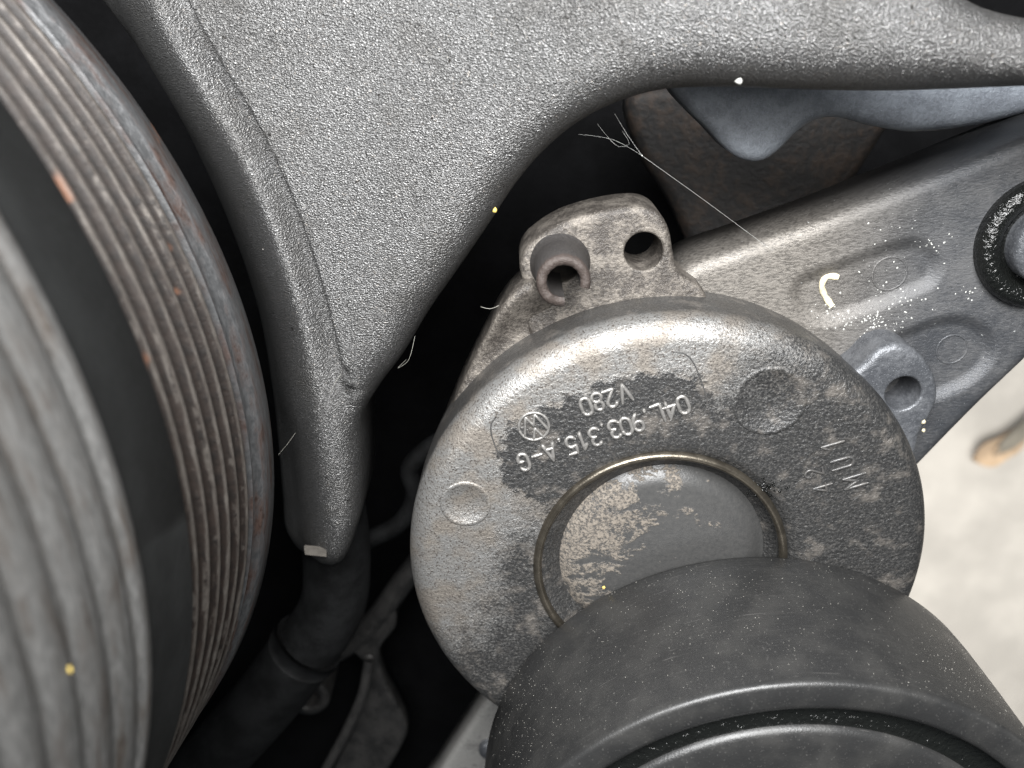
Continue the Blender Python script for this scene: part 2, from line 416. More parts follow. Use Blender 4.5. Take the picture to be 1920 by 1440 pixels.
M_cover = m_cover(); M_disc = m_disc(); M_arm = m_arm(); M_cup = m_cup(); M_rust = m_rustplate()
M_ear = m_alu_dirty('dusty_cast_lug', (.19, .170, .148), (.048, .042, .037), -.025, .5, .48, 1.6, .2)
M_lug = m_alu_dirty('grimy_blue_grey_lug', (.14, .145, .155), (.055, .058, .064), -.02, .5, .42)
M_text = m_alu_dirty('worn_raised_lettering', (.31, .30, .285), (.12, .115, .11), .05, .7, .36, 2., .04)
M_textd = m_alu_dirty('oily_raised_lettering', (.095, .09, .085), (.05, .05, .05), .0, .4, .34, 2., .04)
M_ring = m_simple('brass_coloured_ring', (.125, .110, .088), .32, .85, 3., .03, .25)
def m_sleeve():
    n = NT('rusted_dowel_steel'); x, y, z = n.xyz(); b = n.noise(2.2, 4, .65); c = n.noise(6, 3, .6)
    k = n.ss(n.m_('ADD', z, n.m_('MULTIPLY', n.m_('SUBTRACT', b, .5), 3.)), 7.4, 8.5)
    col = n.mix(k, n.mix(b, (.016, .015, .015), (.055, .050, .047)), n.mix(c, (.022, .017, .015), (.075, .057, .049)))
    return n.out(Base_Color=col, Roughness=.55, Metallic=.2, Normal=n.bump(n.m_('ADD', b, n.m_('MULTIPLY', c, .5)), .15))
M_sleeve = m_sleeve()
M_flange = m_pulley('scuffed_pulley_flange', (.13, .132, .135), (.06, .036, .028), -.02, .5, .46)
M_ribs = m_pulley('rusty_pulley_ribs', (.27, .245, .22), (.017, .0105, .0075), .10, .75, .32, True)
M_fribs = m_pulley('pale_pulley_ribs', (.22, .218, .212), (.10, .082, .068), -.05, .2, .5)
M_band = m_simple('dull_black_band', (.020, .021, .021), .62, 0., 1.2, .03, .2, .3)
M_wheel = m_wheel(); M_oil = m_oil()
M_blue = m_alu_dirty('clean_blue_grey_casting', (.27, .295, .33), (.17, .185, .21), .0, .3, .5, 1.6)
M_black = m_simple('shade_black_casting', (.0025, .0025, .0028), .9, .0, .8, .2, .3, .1)  # deep shade of the gaps put into this near-black colour
M_hose = m_simple('shade_darkened_hose', (.005, .0052, .0054), .7, 0., 1.2, .10, .5, .2)  # black rubber, with the shade behind the pulley put into the colour too
M_rib = m_alu_dirty('shadowed_rib_casting', (.042, .040, .038), (.016, .0155, .015), .0, .3, .5)  # grey castings, toned dark for the shade down in the gap
M_bar = m_alu_dirty('bare_edge_bar', (.40, .39, .37), (.16, .155, .15), .05, .6, .4)
M_web = m_simple('cobweb_silk', (.5, .5, .48), .5, 0., 2., .0, .05)
M_hair = m_simple('pale_lint', (.36, .35, .31), .5, 0., 2., .0, .1)
M_white = m_simple('white_crumb', (.50, .50, .47), .6, 0., 3., .05, .1)
M_yellow = m_simple('yellow_crumb', (.62, .46, .12), .6, 0., 3., .05, .2)
M_dust = m_simple('pale_dust', (.42, .40, .36), .7, 0., 3., .0, .2)
M_seal = m_simple('dried_sealant', (.55, .49, .34), .6, 0., 2., .1, .3)
M_tab = m_simple('buff_tab', (.11, .10, .088), .6, .1, 3., .06, .2)
M_pave = m_simple('pale_concrete', (.46, .435, .395), .85, 0., .07, 1., .14)
M_leaf = m_simple('brown_leaf', (.44, .32, .21), .8, 0., .2, .3, .3)
M_twig = m_simple('dark_leaf_litter', (.17, .155, .125), .8, 0., .2, .3, .3)

# ------------------------------------------------------------------ setting: floor below and engine block behind
def quad_plate(pts, z, th): 
    n = len(pts); V = [(a, b, z) for a, b in pts] + [(a, b, z - th) for a, b in pts]
    F = [tuple(range(n)), tuple(range(n, 2 * n))[::-1]] + [(i, n + i, n + (i + 1) % n, (i + 1) % n) for i in range(n)]
    return V, F
fl = part('ground', quad_plate([(-2500, -3000), (3000, -3000), (3000, 2000), (-2500, 2000)], -480, 20), M_pave, smooth=False); fl['kind'] = 'structure'

# engine block: one wall behind left and middle, deep shade put into its black
eb = thing('engine_block', 'oily engine block filling the gaps behind the parts, their deep shade put into its black', 'engine block', (-60, 0, -130))
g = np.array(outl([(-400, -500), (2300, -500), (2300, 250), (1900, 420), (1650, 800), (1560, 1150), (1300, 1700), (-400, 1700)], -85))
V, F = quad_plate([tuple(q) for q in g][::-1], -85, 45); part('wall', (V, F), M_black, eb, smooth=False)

# ------------------------------------------------------------------ crankshaft pulley (left)
def pulley():
    root = thing('crankshaft_pulley', 'large ribbed steel pulley, rusty grooves and dull black middle band, at the left', 'pulley', (-135, 26, 30))
    R = 82.3; A = (-135., 26.)
    def rv(name, prof, m, label=None):
        v, f = revolve([(r, z) for r, z in prof], (0, 0), 288)
        # axis leans a little: shear-free tilt about its own centre
        k = math.atan(.2)
        out = []
        for x, y, z in v:
            zz = z - 30
            out.append((A[0] + x, A[1] + y * math.cos(k) + zz * math.sin(k), 30 + zz * math.cos(k) - y * math.sin(k) * 0.0))
        return part(name, (out, f), m, root, auto=50, label=label)
    rv('rear_flange', [(30, -1.2), (R - 2.5, -1.2), (R - .5, -.6), (R, .2), (R, 3.8), (R - .4, 4.5), (R - 1.3, 5.0), (R - 1.5, 5.6), (R - 1.4, 8.0), (R - .5, 8.5), (R - .35, 8.75), (R - 1.2, 9.0), (R - 3, 9.1)], M_flange)
    prof = [(R - 3.2, 8.6)]
    z = 9.0; pitch = 3.45
    for i in range(6):
        prof += [(R - 2.7, z + .2), (R - 3.0, z + .7), (R - 2.9, z + 1.2), (R - 2.2, z + 1.7), (R - 1.0, z + 2.1), (R - .3, z + 2.35), (R - .1, z + 2.55), (R - .1, z + 2.8), (R - .3, z + 3.0), (R - 1.0, z + 3.2)]; z += pitch
    prof += [(R - 2.3, z + .3), (R - 2.6, z + 1.4)]
    rv('rear_rib_ring', prof, M_ribs, 'rusty ribbed ring next to the outer flange')
    rv('smooth_band', [(R - 2.6, 30.4), (R - .6, 30.6), (R + .1, 31.2), (R + .1, 44.2), (R - .8, 44.6)], M_band, 'dull black smooth band between the two ribbed rings')
    prof = [(R - 1, 42.2), (R + .3, 42.4), (R + .9, 43.3), (R + 1.1, 45.3)]
    z = 45.3
    for i in range(5):
        prof += [(R + .80, z + .35), (R + .72, z + .75), (R + .80, z + 1.2), (R + 1.0, z + 1.6), (R + 1.15, z + 2.2), (R + 1.1, z + 3.6), (R + 1.0, z + 4.3)]; z += 4.6
    prof += [(R + .3, z + .2), (R - 1.5, z + .8), (R - 6, z + 1.0), (40, z + .4), (30, z - 3)]
    rv('front_rib_ring', prof, M_fribs, 'pale worn ribbed ring nearest the viewer')
    return root
pulley()

# ------------------------------------------------------------------ grained grey cover (top)
zc = lambda x, y: -9 + 20 * sst(x + .35 * y, -45., 75.)
ZC0 = -6.
crease_px = [(318, -60), (352, 25), (405, 120), (470, 230), (522, 335), (563, 440), (598, 550), (628, 670), (650, 780), (665, 850), (678, 950), (688, 1060)]
def outl_cover(px):
    out = []
    for u, v in px:
        z = ZC0
        for _ in range(12): q = P(u, v, z); z = .5 * z + .5 * float(zc(q[0], q[1]))
        out.append((q[0], q[1]))
    return out
crease = spline(outl_cover(crease_px), 1.0, closed=False)
cover_px = [(112, -60), (165, 20), (232, 110), (290, 205), (345, 310), (395, 420), (437, 530), (472, 650), (494, 760), (506, 870), (514, 960), (522, 1025), (555, 1062),
            (622, 1062), (660, 1020), (668, 950), (667, 880), (668, 815), (700, 755), (745, 695), (800, 605), (860, 520), (915, 440), (965, 365), (1020, 300), (1085, 245), (1160, 205),
            (1250, 178), (1360, 172), (1500, 176), (1700, 180), (1900, 174), (2100, 165), (2330, 150), (2330, 70), (2050, 45), (1900, 14), (1800, -40), (1700, -90), (1400, -110), (900, -110), (500, -110)]
cov_out = spline(outl([(a, b) for a, b in cover_px[:14]], -21.0) + outl_cover(cover_px[14:]), .9)
def zcover(x, y):
    Q = np.c_[x, y]; d, s = seg_dist(Q, crease, closed=False)
    left = np.where(s < 0, d, -d)                    # + on the lip side
    fade = 1.0
    z = zc(x, y)
    fo = sst(y, P(660, 840, -9)[1], P(640, 640, -9)[1])      # the valley runs out before the foot of the lip
    lip = fo * (-4.4 + 2.9 * sst(left, 1.0, 4.4)) - 8.0 * np.clip((left - 2.0) / 9., 0, 1.3) ** 1.6
    z = z + np.where(left > 0, lip, -4.4 * fo * (1 - sst(-left, 0., .7)))
    return z
cv = thing('grained_cover', 'broad grey cast cover with fine leathery grain and a rounded lip, across the top', 'engine cover', (-40, 60, -30))
crfun = lambda Q: seg_dist(Q, crease, closed=False)[0] < 4
part('body', plate(cov_out, zcover, 6.5, 13, spacing=1.3, fine=(crfun,)), M_cover, cv)
# bent tab at the foot of the lip
tb = [P2(u, v, -13) for u, v in ((570, 1026), (612, 1030), (612, 1044), (572, 1040))]
part('end_tab', quad_plate(tb[::-1], -13.0, .6), M_tab, cv, smooth=False, label='small pale tab under the foot of the lip')

# ------------------------------------------------------------------ support arm behind the housing (right)
ZA = -14.
slot1 = spline(outl([(1488, 552), (1496, 527), (1540, 507), (1610, 482), (1680, 458), (1722, 453), (1752, 470), (1764, 500), (1752, 530), (1700, 556), (1620, 585), (1545, 606), (1505, 590)], ZA), .8)
slot2 = spline(outl([(1660, 700), (1668, 640), (1720, 615), (1775, 598), (1825, 603), (1858, 630), (1862, 670), (1830, 710), (1760, 745), (1690, 760)], ZA), .8)
arm_px = [(1265, 520), (1300, 497), (1400, 462), (1560, 405), (1700, 350), (1800, 310), (1920, 262), (2020, 225), (2150, 200), (2230, 280), (2230, 420), (2120, 520), (2010, 600), (1920, 686), (1850, 752), (1790, 812), (1724, 880), (1690, 915), (1560, 1020), (1300, 900), (1180, 700), (1200, 560)]
def zarm(x, y):
    Q = np.c_[x, y]; z = np.full(len(Q), ZA)
    for sl, dep in ((slot1, .85), (slot2, .85)):
        d, _ = seg_dist(Q, sl); sd = np.where(inside(Q, sl), d, -d); z = z - dep * sst(sd, -.9, 1.5)
    return z
arm = thing('support_arm', 'greasy grey cast arm with two long recesses running up to the right', 'bracket', (45, 20, -26))
arm_body = part('body', plate(spline(outl(arm_px, ZA), .9), zarm, 1.9, 11, spacing=1.0, fine=(lambda Q: (seg_dist(Q, slot1)[0] < 2.2) | (seg_dist(Q, slot2)[0] < 2.2),)), M_arm, arm)
def ring_mark(u, v, z, rad, minor, parent, m, name='casting_mark'):
    c = P(u, v, z); th = np.linspace(0, 2 * math.pi, 49)
    prof = [(rad + minor * math.cos(t), z + minor * .55 * math.sin(t)) for t in np.linspace(0, math.pi, 7)]
    return part(name, revolve(prof, (c[0], c[1]), 48), m, parent)
ring_mark(1668, 513, ZA - .85, 2.35, .16, arm, M_arm); ring_mark(1785, 655, ZA - .85, 2.15, .16, arm, M_arm)

# flange bolt at the right edge
bc = P(1952, 452, ZA)
bt = thing('flange_bolt', 'oil-soaked bolt with a wide round flange at the right edge', 'bolt', (bc[0], bc[1], ZA))
def rr(prof): return revolve(prof, (bc[0], bc[1]), 96)
part('flange', rr([(9.0, ZA - .5), (9.0, ZA + 1.2), (8.6, ZA + 1.9), (7.9, ZA + 2.3), (7.0, ZA + 2.2), (6.3, ZA + 1.7), (5.9, ZA + 1.0), (5.4, ZA + .7), (3, ZA + .6)]), M_oil, bt)
part('head', rr([(5.2, ZA + .2), (5.2, ZA + 2.8), (4.9, ZA + 3.4), (4.2, ZA + 3.7), (3.3, ZA + 3.7), (3.0, ZA + 3.4), (2.9, ZA + 1.2), (.01, ZA + 1.0)]), M_lug, bt)

# ------------------------------------------------------------------ round housing with lugs (centre)
DC = (0.0, -1.9)
hs = thing('round_housing', 'round cast metal housing with raised part number, two drilled lugs and an oil stain', 'housing', (DC[0], DC[1], -13))
prof = [(35.7, -14.5), (36.0, -11), (36.2, -4.0)]
for a in range(0, 91, 9): prof.append((32.9 + 3.3 * math.cos(R_(a)), -3.4 + 3.4 * math.sin(R_(a))))
prof += [(28, .02), (23, .03), (19.2, .03), (18.5, .0), (17.6, -.3), (16.6, -1.0), (14.0, -3.2)]
part('body', revolve(prof, DC, 256), M_disc, hs)
t17 = []
ringR = 17.0; RC = (-1.2, -1.6)
part('retaining_ring', revolve([(ringR + .60 * math.cos(t), -.05 + .75 * math.sin(t)) for t in np.linspace(0, 2 * math.pi, 15)[:-1]], RC, 160, close=True), M_ring, hs, label='brass-coloured ring round the sunken cup')
cup = [(16.7, -1.6), (16.3, -3.0), (15.8, -3.5), (15.1, -3.4), (14.3, -2.8), (13.4, -2.0), (12.5, -1.5), (11.6, -1.25), (8, -1.2), (4, -1.2), (.01, -1.2)]
part('cup', revolve(cup, RC, 160), M_cup, hs, label='sunken dark cup with flaking tan paint')

def circle_px(u, v, z, rad, n=40, z_=None):
    c = P(u, v, z); return [(c[0] + rad * math.cos(2 * math.pi * i / n), c[1] + rad * math.sin(2 * math.pi * i / n)) for i in range(n)]
# upper lug
dc = P(1058, 535, 0.)
ZE = -10.
ear_px = [(978, 525), (974, 495), (985, 468), (1010, 445), (1055, 418), (1115, 399), (1170, 389), (1212, 389), (1240, 404), (1256, 434), (1264, 478), (1276, 512), (1320, 545), (1330, 640), (1150, 700), (1000, 640), (982, 570)]
part('upper_lug', plate(spline(outl(ear_px, ZE), .7), lambda x, y: np.full(len(x), ZE), 1.0, 8, holes=[circle_px(1207, 472, ZE, 2.55), [(dc[0] + 2.6 * math.cos(a * .157), dc[1] + 2.6 * math.sin(a * .157)) for a in range(40)]], rh=.35, spacing=.9), M_ear, hs, label='pale upper lug with a drilled hole')
# web rib on the left flank
ZF = -7.5
fin_px = [(1012, 548), (1000, 533), (984, 534), (958, 556), (934, 590), (914, 632), (885, 692), (852, 765), (826, 828), (800, 905), (830, 1000), (980, 900), (1080, 720), (1060, 600)]
def zfin(x, y):
    r = np.hypot(x - DC[0], y - DC[1]); return ZF - 3.0 * sst(r, 43., 36.5)
part('side_web', plate(spline(outl(fin_px, ZF), .7), zfin, 1.1, 7, spacing=.9), M_ear, hs)
# right lug
ZL = -8.
lug_px = [(1590, 710), (1622, 682), (1650, 655), (1684, 645), (1715, 655), (1742, 682), (1758, 716), (1760, 750), (1746, 785), (1728, 815), (1712, 868), (1660, 900), (1560, 800)]
part('right_lug', plate(spline(outl(lug_px, ZL), .6), lambda x, y: np.full(len(x), ZL), 1.1, 8, holes=[circle_px(1694, 738, ZL, 2.45)], rh=.4, spacing=.8), M_lug, hs, label='grimy bluish right lug with a drilled hole')

# raised lettering, monoline cast strokes
def arc(cx, cy, rx, ry, a0, a1, n=10): return [(cx + rx * math.cos(R_(a0 + (a1 - a0) * i / n)), cy + ry * math.sin(R_(a0 + (a1 - a0) * i / n))) for i in range(n + 1)]
GL = {'0': [arc(.27, .68, .25, .30, 0, 180) + arc(.27, .32, .25, .30, 180, 360) + [(.52, .68)]],
 '4': [[(.40, 0), (.40, .98), (.38, .98), (.02, .32), (.02, .30), (.54, .30)]],
 'L': [[(.06, .98), (.06, .02), (.07, .02), (.5, .02)]], '.': [[(.2, .0), (.2, .10)]],
 '9': [arc(.27, .70, .24, .27, 0, 360, 16) + [(.51, .5), (.42, .2), (.25, 0)]],
 '3': [arc(.25, .74, .23, .24, 150, -90) + arc(.25, .26, .26, .26, 90, -150)],
 '1': [[(.10, .74), (.30, .98), (.30, .97), (.30, .0)]],
 '5': [[(.48, .97), (.1, .97), (.09, .97), (.06, .55), (.07, .54)] + arc(.25, .30, .25, .30, 110, -150)],
 'A': [[(.0, 0), (.27, .98), (.28, .98), (.55, 0)], [(.1, .33), (.45, .33)]], '-': [[(.05, .42), (.48, .42)]], '=': [[(.05, .32), (.48, .32)], [(.05, .56), (.48, .56)]],
 'G': [arc(.27, .68, .25, .30, 20, 180) + arc(.27, .32, .25, .30, 180, 360) + [(.52, .46), (.51, .46), (.30, .46)]],
 'V': [[(.0, .98), (.26, .0), (.28, .0), (.54, .98)]], '2': [arc(.26, .72, .24, .26, 165, -30) + [(.02, .03), (.03, .02), (.52, .02)]],
 '8': [arc(.27, .73, .21, .24, -90, 270, 16), arc(.27, .25, .25, .25, 90, 450, 16)],
 'M': [[(0, 0), (0, .98), (.01, .98), (.3, .4), (.31, .4), (.6, .98), (.61, .98), (.61, 0)]], 'U': [[(.02, .98), (.02, .3)] + arc(.27, .27, .25, .26, 180, 360) + [(.52, .3), (.52, .98)]]}
def glyph(name, strokes, centre, up, h, m, rad=.2, wsc=1.0, lift=.06, box=(.27, .5)):
    up = np.array(up, float); up /= np.linalg.norm(up); rd = np.array([up[1], -up[0]])
    parts = []
    for s in strokes:
        q = np.array([[p[0], p[1]] for p in s]); path = [np.array([*(np.array(centre[:2]) + rd * (a - box[0]) * h * wsc + up * (b - box[1]) * h), centre[2] + lift]) for a, b in q]
        path = [path[0]] + [p for o_, p in zip(path, path[1:]) if np.linalg.norm(p - o_) > .06]
        runs = [[path[0]]]
        for i_ in range(1, len(path)):
            runs[-1].append(path[i_])
            if i_ < len(path) - 1:
                a_ = path[i_] - path[i_ - 1]; b_ = path[i_ + 1] - path[i_]
                if a_ @ b_ < .75 * np.linalg.norm(a_) * np.linalg.norm(b_): runs.append([path[i_]])
        for q_ in runs:
            if len(q_) == 2: q_ = [q_[0] + (q_[1] - q_[0]) * t_ for t_ in (0, .25, .5, .75, 1.)]
            d0 = q_[0] - q_[1]; d0 /= np.linalg.norm(d0); d1 = q_[-1] - q_[-2]; d1 /= np.linalg.norm(d1)
            q_ = [q_[0] + d0 * rad * .8] + list(q_) + [q_[-1] + d1 * rad * .8]
            rads = rad * (1 + .12 * np.sin(np.arange(len(q_)) * 1.7 + centre[0] * 3)); rads[0] *= .45; rads[-1] *= .45
            parts.append(tube(q_, rads, 8, flat=.9))
    return part(name, merge(*parts), m, hs)
def word(chars, pos, up_px, h, m, rad=.2, wsc=1.0, name='raised_character'):
    for ch, (u, v) in zip(chars, pos):
        c = P(u, v, .03); e = P(u + up_px[0] * 10, v + up_px[1] * 10, .03)
        glyph(name, GL[ch], c, (e - c)[:2], h, m, rad, wsc)
word('04L.903.315.A-G', [(1281, 759), (1257, 768), (1234, 775), (1210, 784), (1196, 792), (1174, 799), (1152, 805), (1130, 810), (1116, 819), (1092, 826), (1072, 835), (1050, 838), (1032, 847), (1008, 856), (982, 866)], (.36, .93), 2.55, M_text, .255, 1.0)
word('V280', [(1171, 736), (1145, 747), (1121, 753), (1099, 762)], (.36, .93), 2.5, M_text, .25, 1.0)
word('MU1', [(1603, 903), (1580, 868), (1560, 834)], (-.94, .28), 2.9, M_textd, .22, .9)
word('42', [(1542, 915), (1526, 886)], (-.94, .28), 2.5, M_textd, .18, .9)
# round emblem: ring, V over W, turned with the lettering
ec = P(1001, 799, .03); ee = P(1001 + 3.6, 799 + 9.3, .03)
th = np.linspace(0, 2 * math.pi, 41)
em = [[(.5 + .5 * math.cos(t), .5 + .5 * math.sin(t)) for t in th], [(.34, .95), (.5, .58), (.66, .95)], [(.10, .74), (.34, .10), (.5, .46), (.66, .10), (.90, .74)]]
glyph('emblem', em, ec, (ee - ec)[:2], 3.9, M_text, .19, 1.0, box=(.5, .5))
# casting marks on the face: ejector discs and the seam round the number panel
def face_disc(u, v, rad, h, m, lab):
    c = P(u, v, 0); return part('casting_mark', revolve([(rad + .12, -.1), (rad, h * .6), (rad - .15, h), (rad - .45, h * .9), (rad - .6, h * .25), (.01, h * .25)], (c[0], c[1]), 64), m, hs, label=lab)
face_disc(1443, 752, 4.75, .16, M_disc, 'round casting mark right of the number'); face_disc(873, 945, 3.4, .16, M_disc, 'round casting mark left of the cup')
for px in ([(1262, 660), (1285, 664), (1300, 680), (1310, 702), (1322, 735), (1326, 752), (1320, 775), (1305, 790)], [(930, 782), (921, 795), (921, 812), (928, 835), (938, 858)]):
    path = spline([P(u, v, .0) for u, v in px], .4, closed=False); part('panel_seam', tube(path, .10, 6, .8), M_textd, hs)

# ------------------------------------------------------------------ split dowel sleeve in the upper lug
ds = thing('dowel_sleeve', 'short rusty split tube standing in the upper lug', 'dowel', (dc[0], dc[1], ZE))
def csleeve(ro, ri, z0, z1, a0, a1, n=56):
    V, F = [], []; 
    for i in range(n + 1):
        a = R_(a0 + (a1 - a0) * i / n); ca, sa = math.cos(a), math.sin(a); zt = z1 + .04 * math.sin(i * .7) - (.5 if i > n - 9 else 0) * (i - n + 9) / 9
        for r, z in ((ro + .7, z0 + 2.9), (ro + .35, z0 + 3.5), (ro + .1, z0 + 5), (ro, zt - .35), (ro - .3, zt - .05), (ro - .6, zt), (ri + .3, zt), (ri, zt - .3), (ri, z0)): V.append((dc[0] + r * ca, dc[1] + r * sa, z))
    m = 9
    for i in range(n):
        for k in range(m - 1): F.append((i * m + k, (i + 1) * m + k, (i + 1) * m + k + 1, i * m + k + 1))
    F += [tuple(range(m)), tuple(range(n * m, n * m + m))[::-1]]
    return V, F
part('sleeve', csleeve(3.35, 2.1, ZE - 3, ZE + 8.8, -16, 275), M_sleeve, ds, auto=45)

# ------------------------------------------------------------------ smooth black idler wheel (lower right)
WC = (12.2, -37.0)
wh = thing('idler_wheel', 'smooth dusty black plastic wheel with an oily groove, in front of the round housing', 'wheel', (WC[0], WC[1], 14))
def rw(prof): return revolve(prof, WC, 256)
part('rim', rw([(30, 1.0), (36.8, .9), (37.5, 1.3), (37.9, 2.2), (38.1, 5), (38.3, 12), (38.4, 20), (38.4, 26.0), (38.32, 26.5), (38.1, 26.78), (37.7, 26.9), (35.4, 26.95), (34.7, 26.7), (34.4, 26.1), (34.2, 21)]), M_wheel, wh)
part('groove_oil', rw([(34.6, 26.1), (34.1, 25.4), (33.2, 25.1), (32.2, 25.1), (31.4, 25.4), (30.6, 25.2)]), M_oil, wh, label='wet black oil lying in the groove')
part('hub_disc', rw([(31.2, 15), (31.1, 25.1), (30.8, 25.8), (30.1, 26.1), (28, 26.2), (18, 26.3), (8, 26.3), (.01, 26.3)]), M_wheel, wh)

# ------------------------------------------------------------------ things seen in the gaps
ZB = -24.
bl_px = [(1240, 120), (1262, 172), (1290, 205), (1330, 245), (1372, 288), (1405, 304), (1435, 303), (1466, 282), (1500, 248), (1535, 226), (1575, 222), (1640, 238), (1710, 249), (1790, 244), (1860, 232), (1960, 205), (2080, 170), (2080, 135), (1500, 110)]
blc = thing('alloy_casting', 'clean bluish alloy casting with a rounded lobe below the cover edge', 'casting', (70, 70, -30))
part('body', plate(spline(outl(bl_px, ZB), .8), lambda x, y: np.full(len(x), ZB), 1.6, 5, spacing=1.4), M_blue, blc)
ZR = -50.
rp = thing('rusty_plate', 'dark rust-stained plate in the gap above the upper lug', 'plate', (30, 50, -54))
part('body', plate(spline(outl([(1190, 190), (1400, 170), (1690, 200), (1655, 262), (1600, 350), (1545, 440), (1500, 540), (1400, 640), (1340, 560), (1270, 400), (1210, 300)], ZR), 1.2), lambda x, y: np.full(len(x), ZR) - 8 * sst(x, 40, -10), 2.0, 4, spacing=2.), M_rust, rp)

ZH = -32.
hp = [(600, 860), (625, 980), (632, 1060), (622, 1140), (565, 1225), (500, 1310), (420, 1400), (330, 1500), (260, 1580)]
path = spline([P(u, v, ZH) for u, v in hp], 1.5, closed=False)
ho = thing('coolant_hose', 'dark dusty hose, partly darkened for shade, slanting down behind the ribbed pulley', 'hose', tuple(path[-1]))
part('sleeve', tube(path, np.where(path[:, 1] < P(590, 1215, ZH)[1], 6.6, 6.1), 20), M_hose, ho)
k = int(np.argmin(np.abs(path[:, 1] - P(590, 1215, ZH)[1])))
part('cuff', tube(path[k - 1:k + 2], [6.9, 7.1, 6.9], 24), M_hose, ho)

def bent_strip(name, label, px, z, wid, th, m, cat):
    path = spline([P(u, v, z) for u, v in px], 1.2, closed=False); root = thing(name, label, cat, tuple(path[-1]))
    part('strip', tube(path, wid, 12, flat=th), m, root); return root
brk = thing('angular_bracket', 'dim grey angular bracket below the round housing, bent to a corner', 'bracket', (-45, -50, -66))
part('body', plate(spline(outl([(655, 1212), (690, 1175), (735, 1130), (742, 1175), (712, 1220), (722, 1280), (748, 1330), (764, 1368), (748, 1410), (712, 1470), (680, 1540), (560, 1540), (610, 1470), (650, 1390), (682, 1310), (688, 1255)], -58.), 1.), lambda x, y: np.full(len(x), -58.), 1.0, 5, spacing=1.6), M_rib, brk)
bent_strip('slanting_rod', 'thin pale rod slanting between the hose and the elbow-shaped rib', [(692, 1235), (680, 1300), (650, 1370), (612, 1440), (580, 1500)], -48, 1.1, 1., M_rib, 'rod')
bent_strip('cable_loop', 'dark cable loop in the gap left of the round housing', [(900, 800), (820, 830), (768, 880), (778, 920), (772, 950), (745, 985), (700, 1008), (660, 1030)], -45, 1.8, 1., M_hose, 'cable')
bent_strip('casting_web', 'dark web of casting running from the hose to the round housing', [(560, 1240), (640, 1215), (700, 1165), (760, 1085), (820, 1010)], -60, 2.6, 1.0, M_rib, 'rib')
c = P(575, 1310, -55); bo = thing('ring_boss', 'dim round boss with a hole between hose and rod', 'boss', (c[0], c[1], -60))
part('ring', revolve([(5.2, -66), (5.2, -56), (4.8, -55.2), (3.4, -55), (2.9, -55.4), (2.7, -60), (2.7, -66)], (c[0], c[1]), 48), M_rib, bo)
# bare-edged bar under the housing
def bar():
    root = thing('bare_metal_bar', 'flat bar with a bright bare edge, below the round housing by the wheel', 'bar', (-20, -45, -30))
    z = -22.; o = outl([(985, 1240), (930, 1295), (905, 1325), (868, 1380), (820, 1455), (790, 1510), (930, 1560), (1010, 1440), (1060, 1300)], z)
    part('body', plate(np.array(spline(o, 1.)), lambda x, y: np.full(len(x), z), 1.2, 5, spacing=1.4), M_bar, root)
    c = P(918, 1400, z); part('stud', revolve([(2.0, z - 1), (2.0, z + 1.0), (1.7, z + 1.4), (.01, z + 1.5)], (c[0], c[1]), 24), M_lug, root)
bar()

# floor litter, far below and out of focus
def leaf(nm, lab, cat, u, v, L, W, rot, m):
    q = P(u, v, -478); V, F = [], []; n = 12
    for i in range(n + 1):
        t = i / n; w_ = W * math.sin(math.pi * t) ** .7 * (1 + .18 * math.sin(9 * t)) + .3; x = (t - .5) * L
        for k in (-1, 0, 1): 
            a, b = x, k * w_ / 2; V.append((q[0] + a * math.cos(rot) - b * math.sin(rot), q[1] + a * math.sin(rot) + b * math.cos(rot), -477 + 3 * abs(k) + 2 * math.sin(5 * t)))
    for i in range(n):
        for k in (0, 1): F.append((3 * i + k, 3 * i + 3 + k, 3 * i + 4 + k, 3 * i + 1 + k))
    o = part(nm, (V, F), m, base=(q[0], q[1], -480)); tag(o, lab, cat)
leaf('fallen_leaf', 'blurred orange-brown leaf on the pale floor at the right', 'leaf', 1872, 836, 42, 24, .5, M_leaf)
leaf('dry_stalk', 'dark blurred stalk lying on the pale floor at the right edge', 'stalk', 1918, 795, 60, 14, .9, M_twig)

# ------------------------------------------------------------------ small things: cobweb, crumbs, lint, dust
cw = thing('cobweb', 'fine cobweb thread strung from the cover edge to the support arm', 'cobweb', tuple(P(1445, 468, -14)))
a, b, c_, d = P(1152, 212, -9), P(1204, 292, -8), P(1320, 375, -11), P(1448, 470, -14)
part('thread', tube(spline([a, P(1176, 252, -8.4), b], 1, False), .012, 5), M_web, cw)
part('thread', tube(spline([b, c_, d], 1, False), .015, 5), M_web, cw)
part('thread', tube(spline([P(1085, 252, -9), P(1150, 262, -8.5), b], 1, False), .009, 5), M_web, cw)
part('thread', tube(spline([P(1120, 232, -9), P(1160, 275, -8.4), P(1180, 270, -8.4), P(1166, 245, -8.6)], .6, False), .008, 5), M_web, cw)
part('knot', blob(tuple(b), .09, 4), M_web, cw)

def crumb(u, v, z, r, m, label, seed, name='dirt_crumb'):
    q = P(u, v, z); o = part(name, blob((q[0], q[1], z + r * .4), r, seed), m, base=(q[0], q[1], z)); tag(o, label, 'crumb')
def zcov(u, v):
    z = -6.
    for _ in range(4):
        q = P(u, v, z); z = float(zcover(np.array([q[0]]), np.array([q[1]]))[0])
    return z
crumb(1385, 152, zcov(1385, 152) - 1.2, .42, M_white, 'white crumb on the lower edge of the grained cover', 1)
crumb(928, 394, zcov(928, 394) - .3, .38, M_yellow, 'yellow crumb near the right edge of the grained cover', 2)
crumb(1132, 1101, .9, .30, M_yellow, 'yellow crumb on the upper edge of the black wheel', 3)
crumb(1731, 790, ZL - .2, .38, M_seal, 'upper of two tan crumbs on the right lug', 5)
crumb(1731, 806, ZL - .3, .36, M_seal, 'lower of two tan crumbs on the right lug', 6)
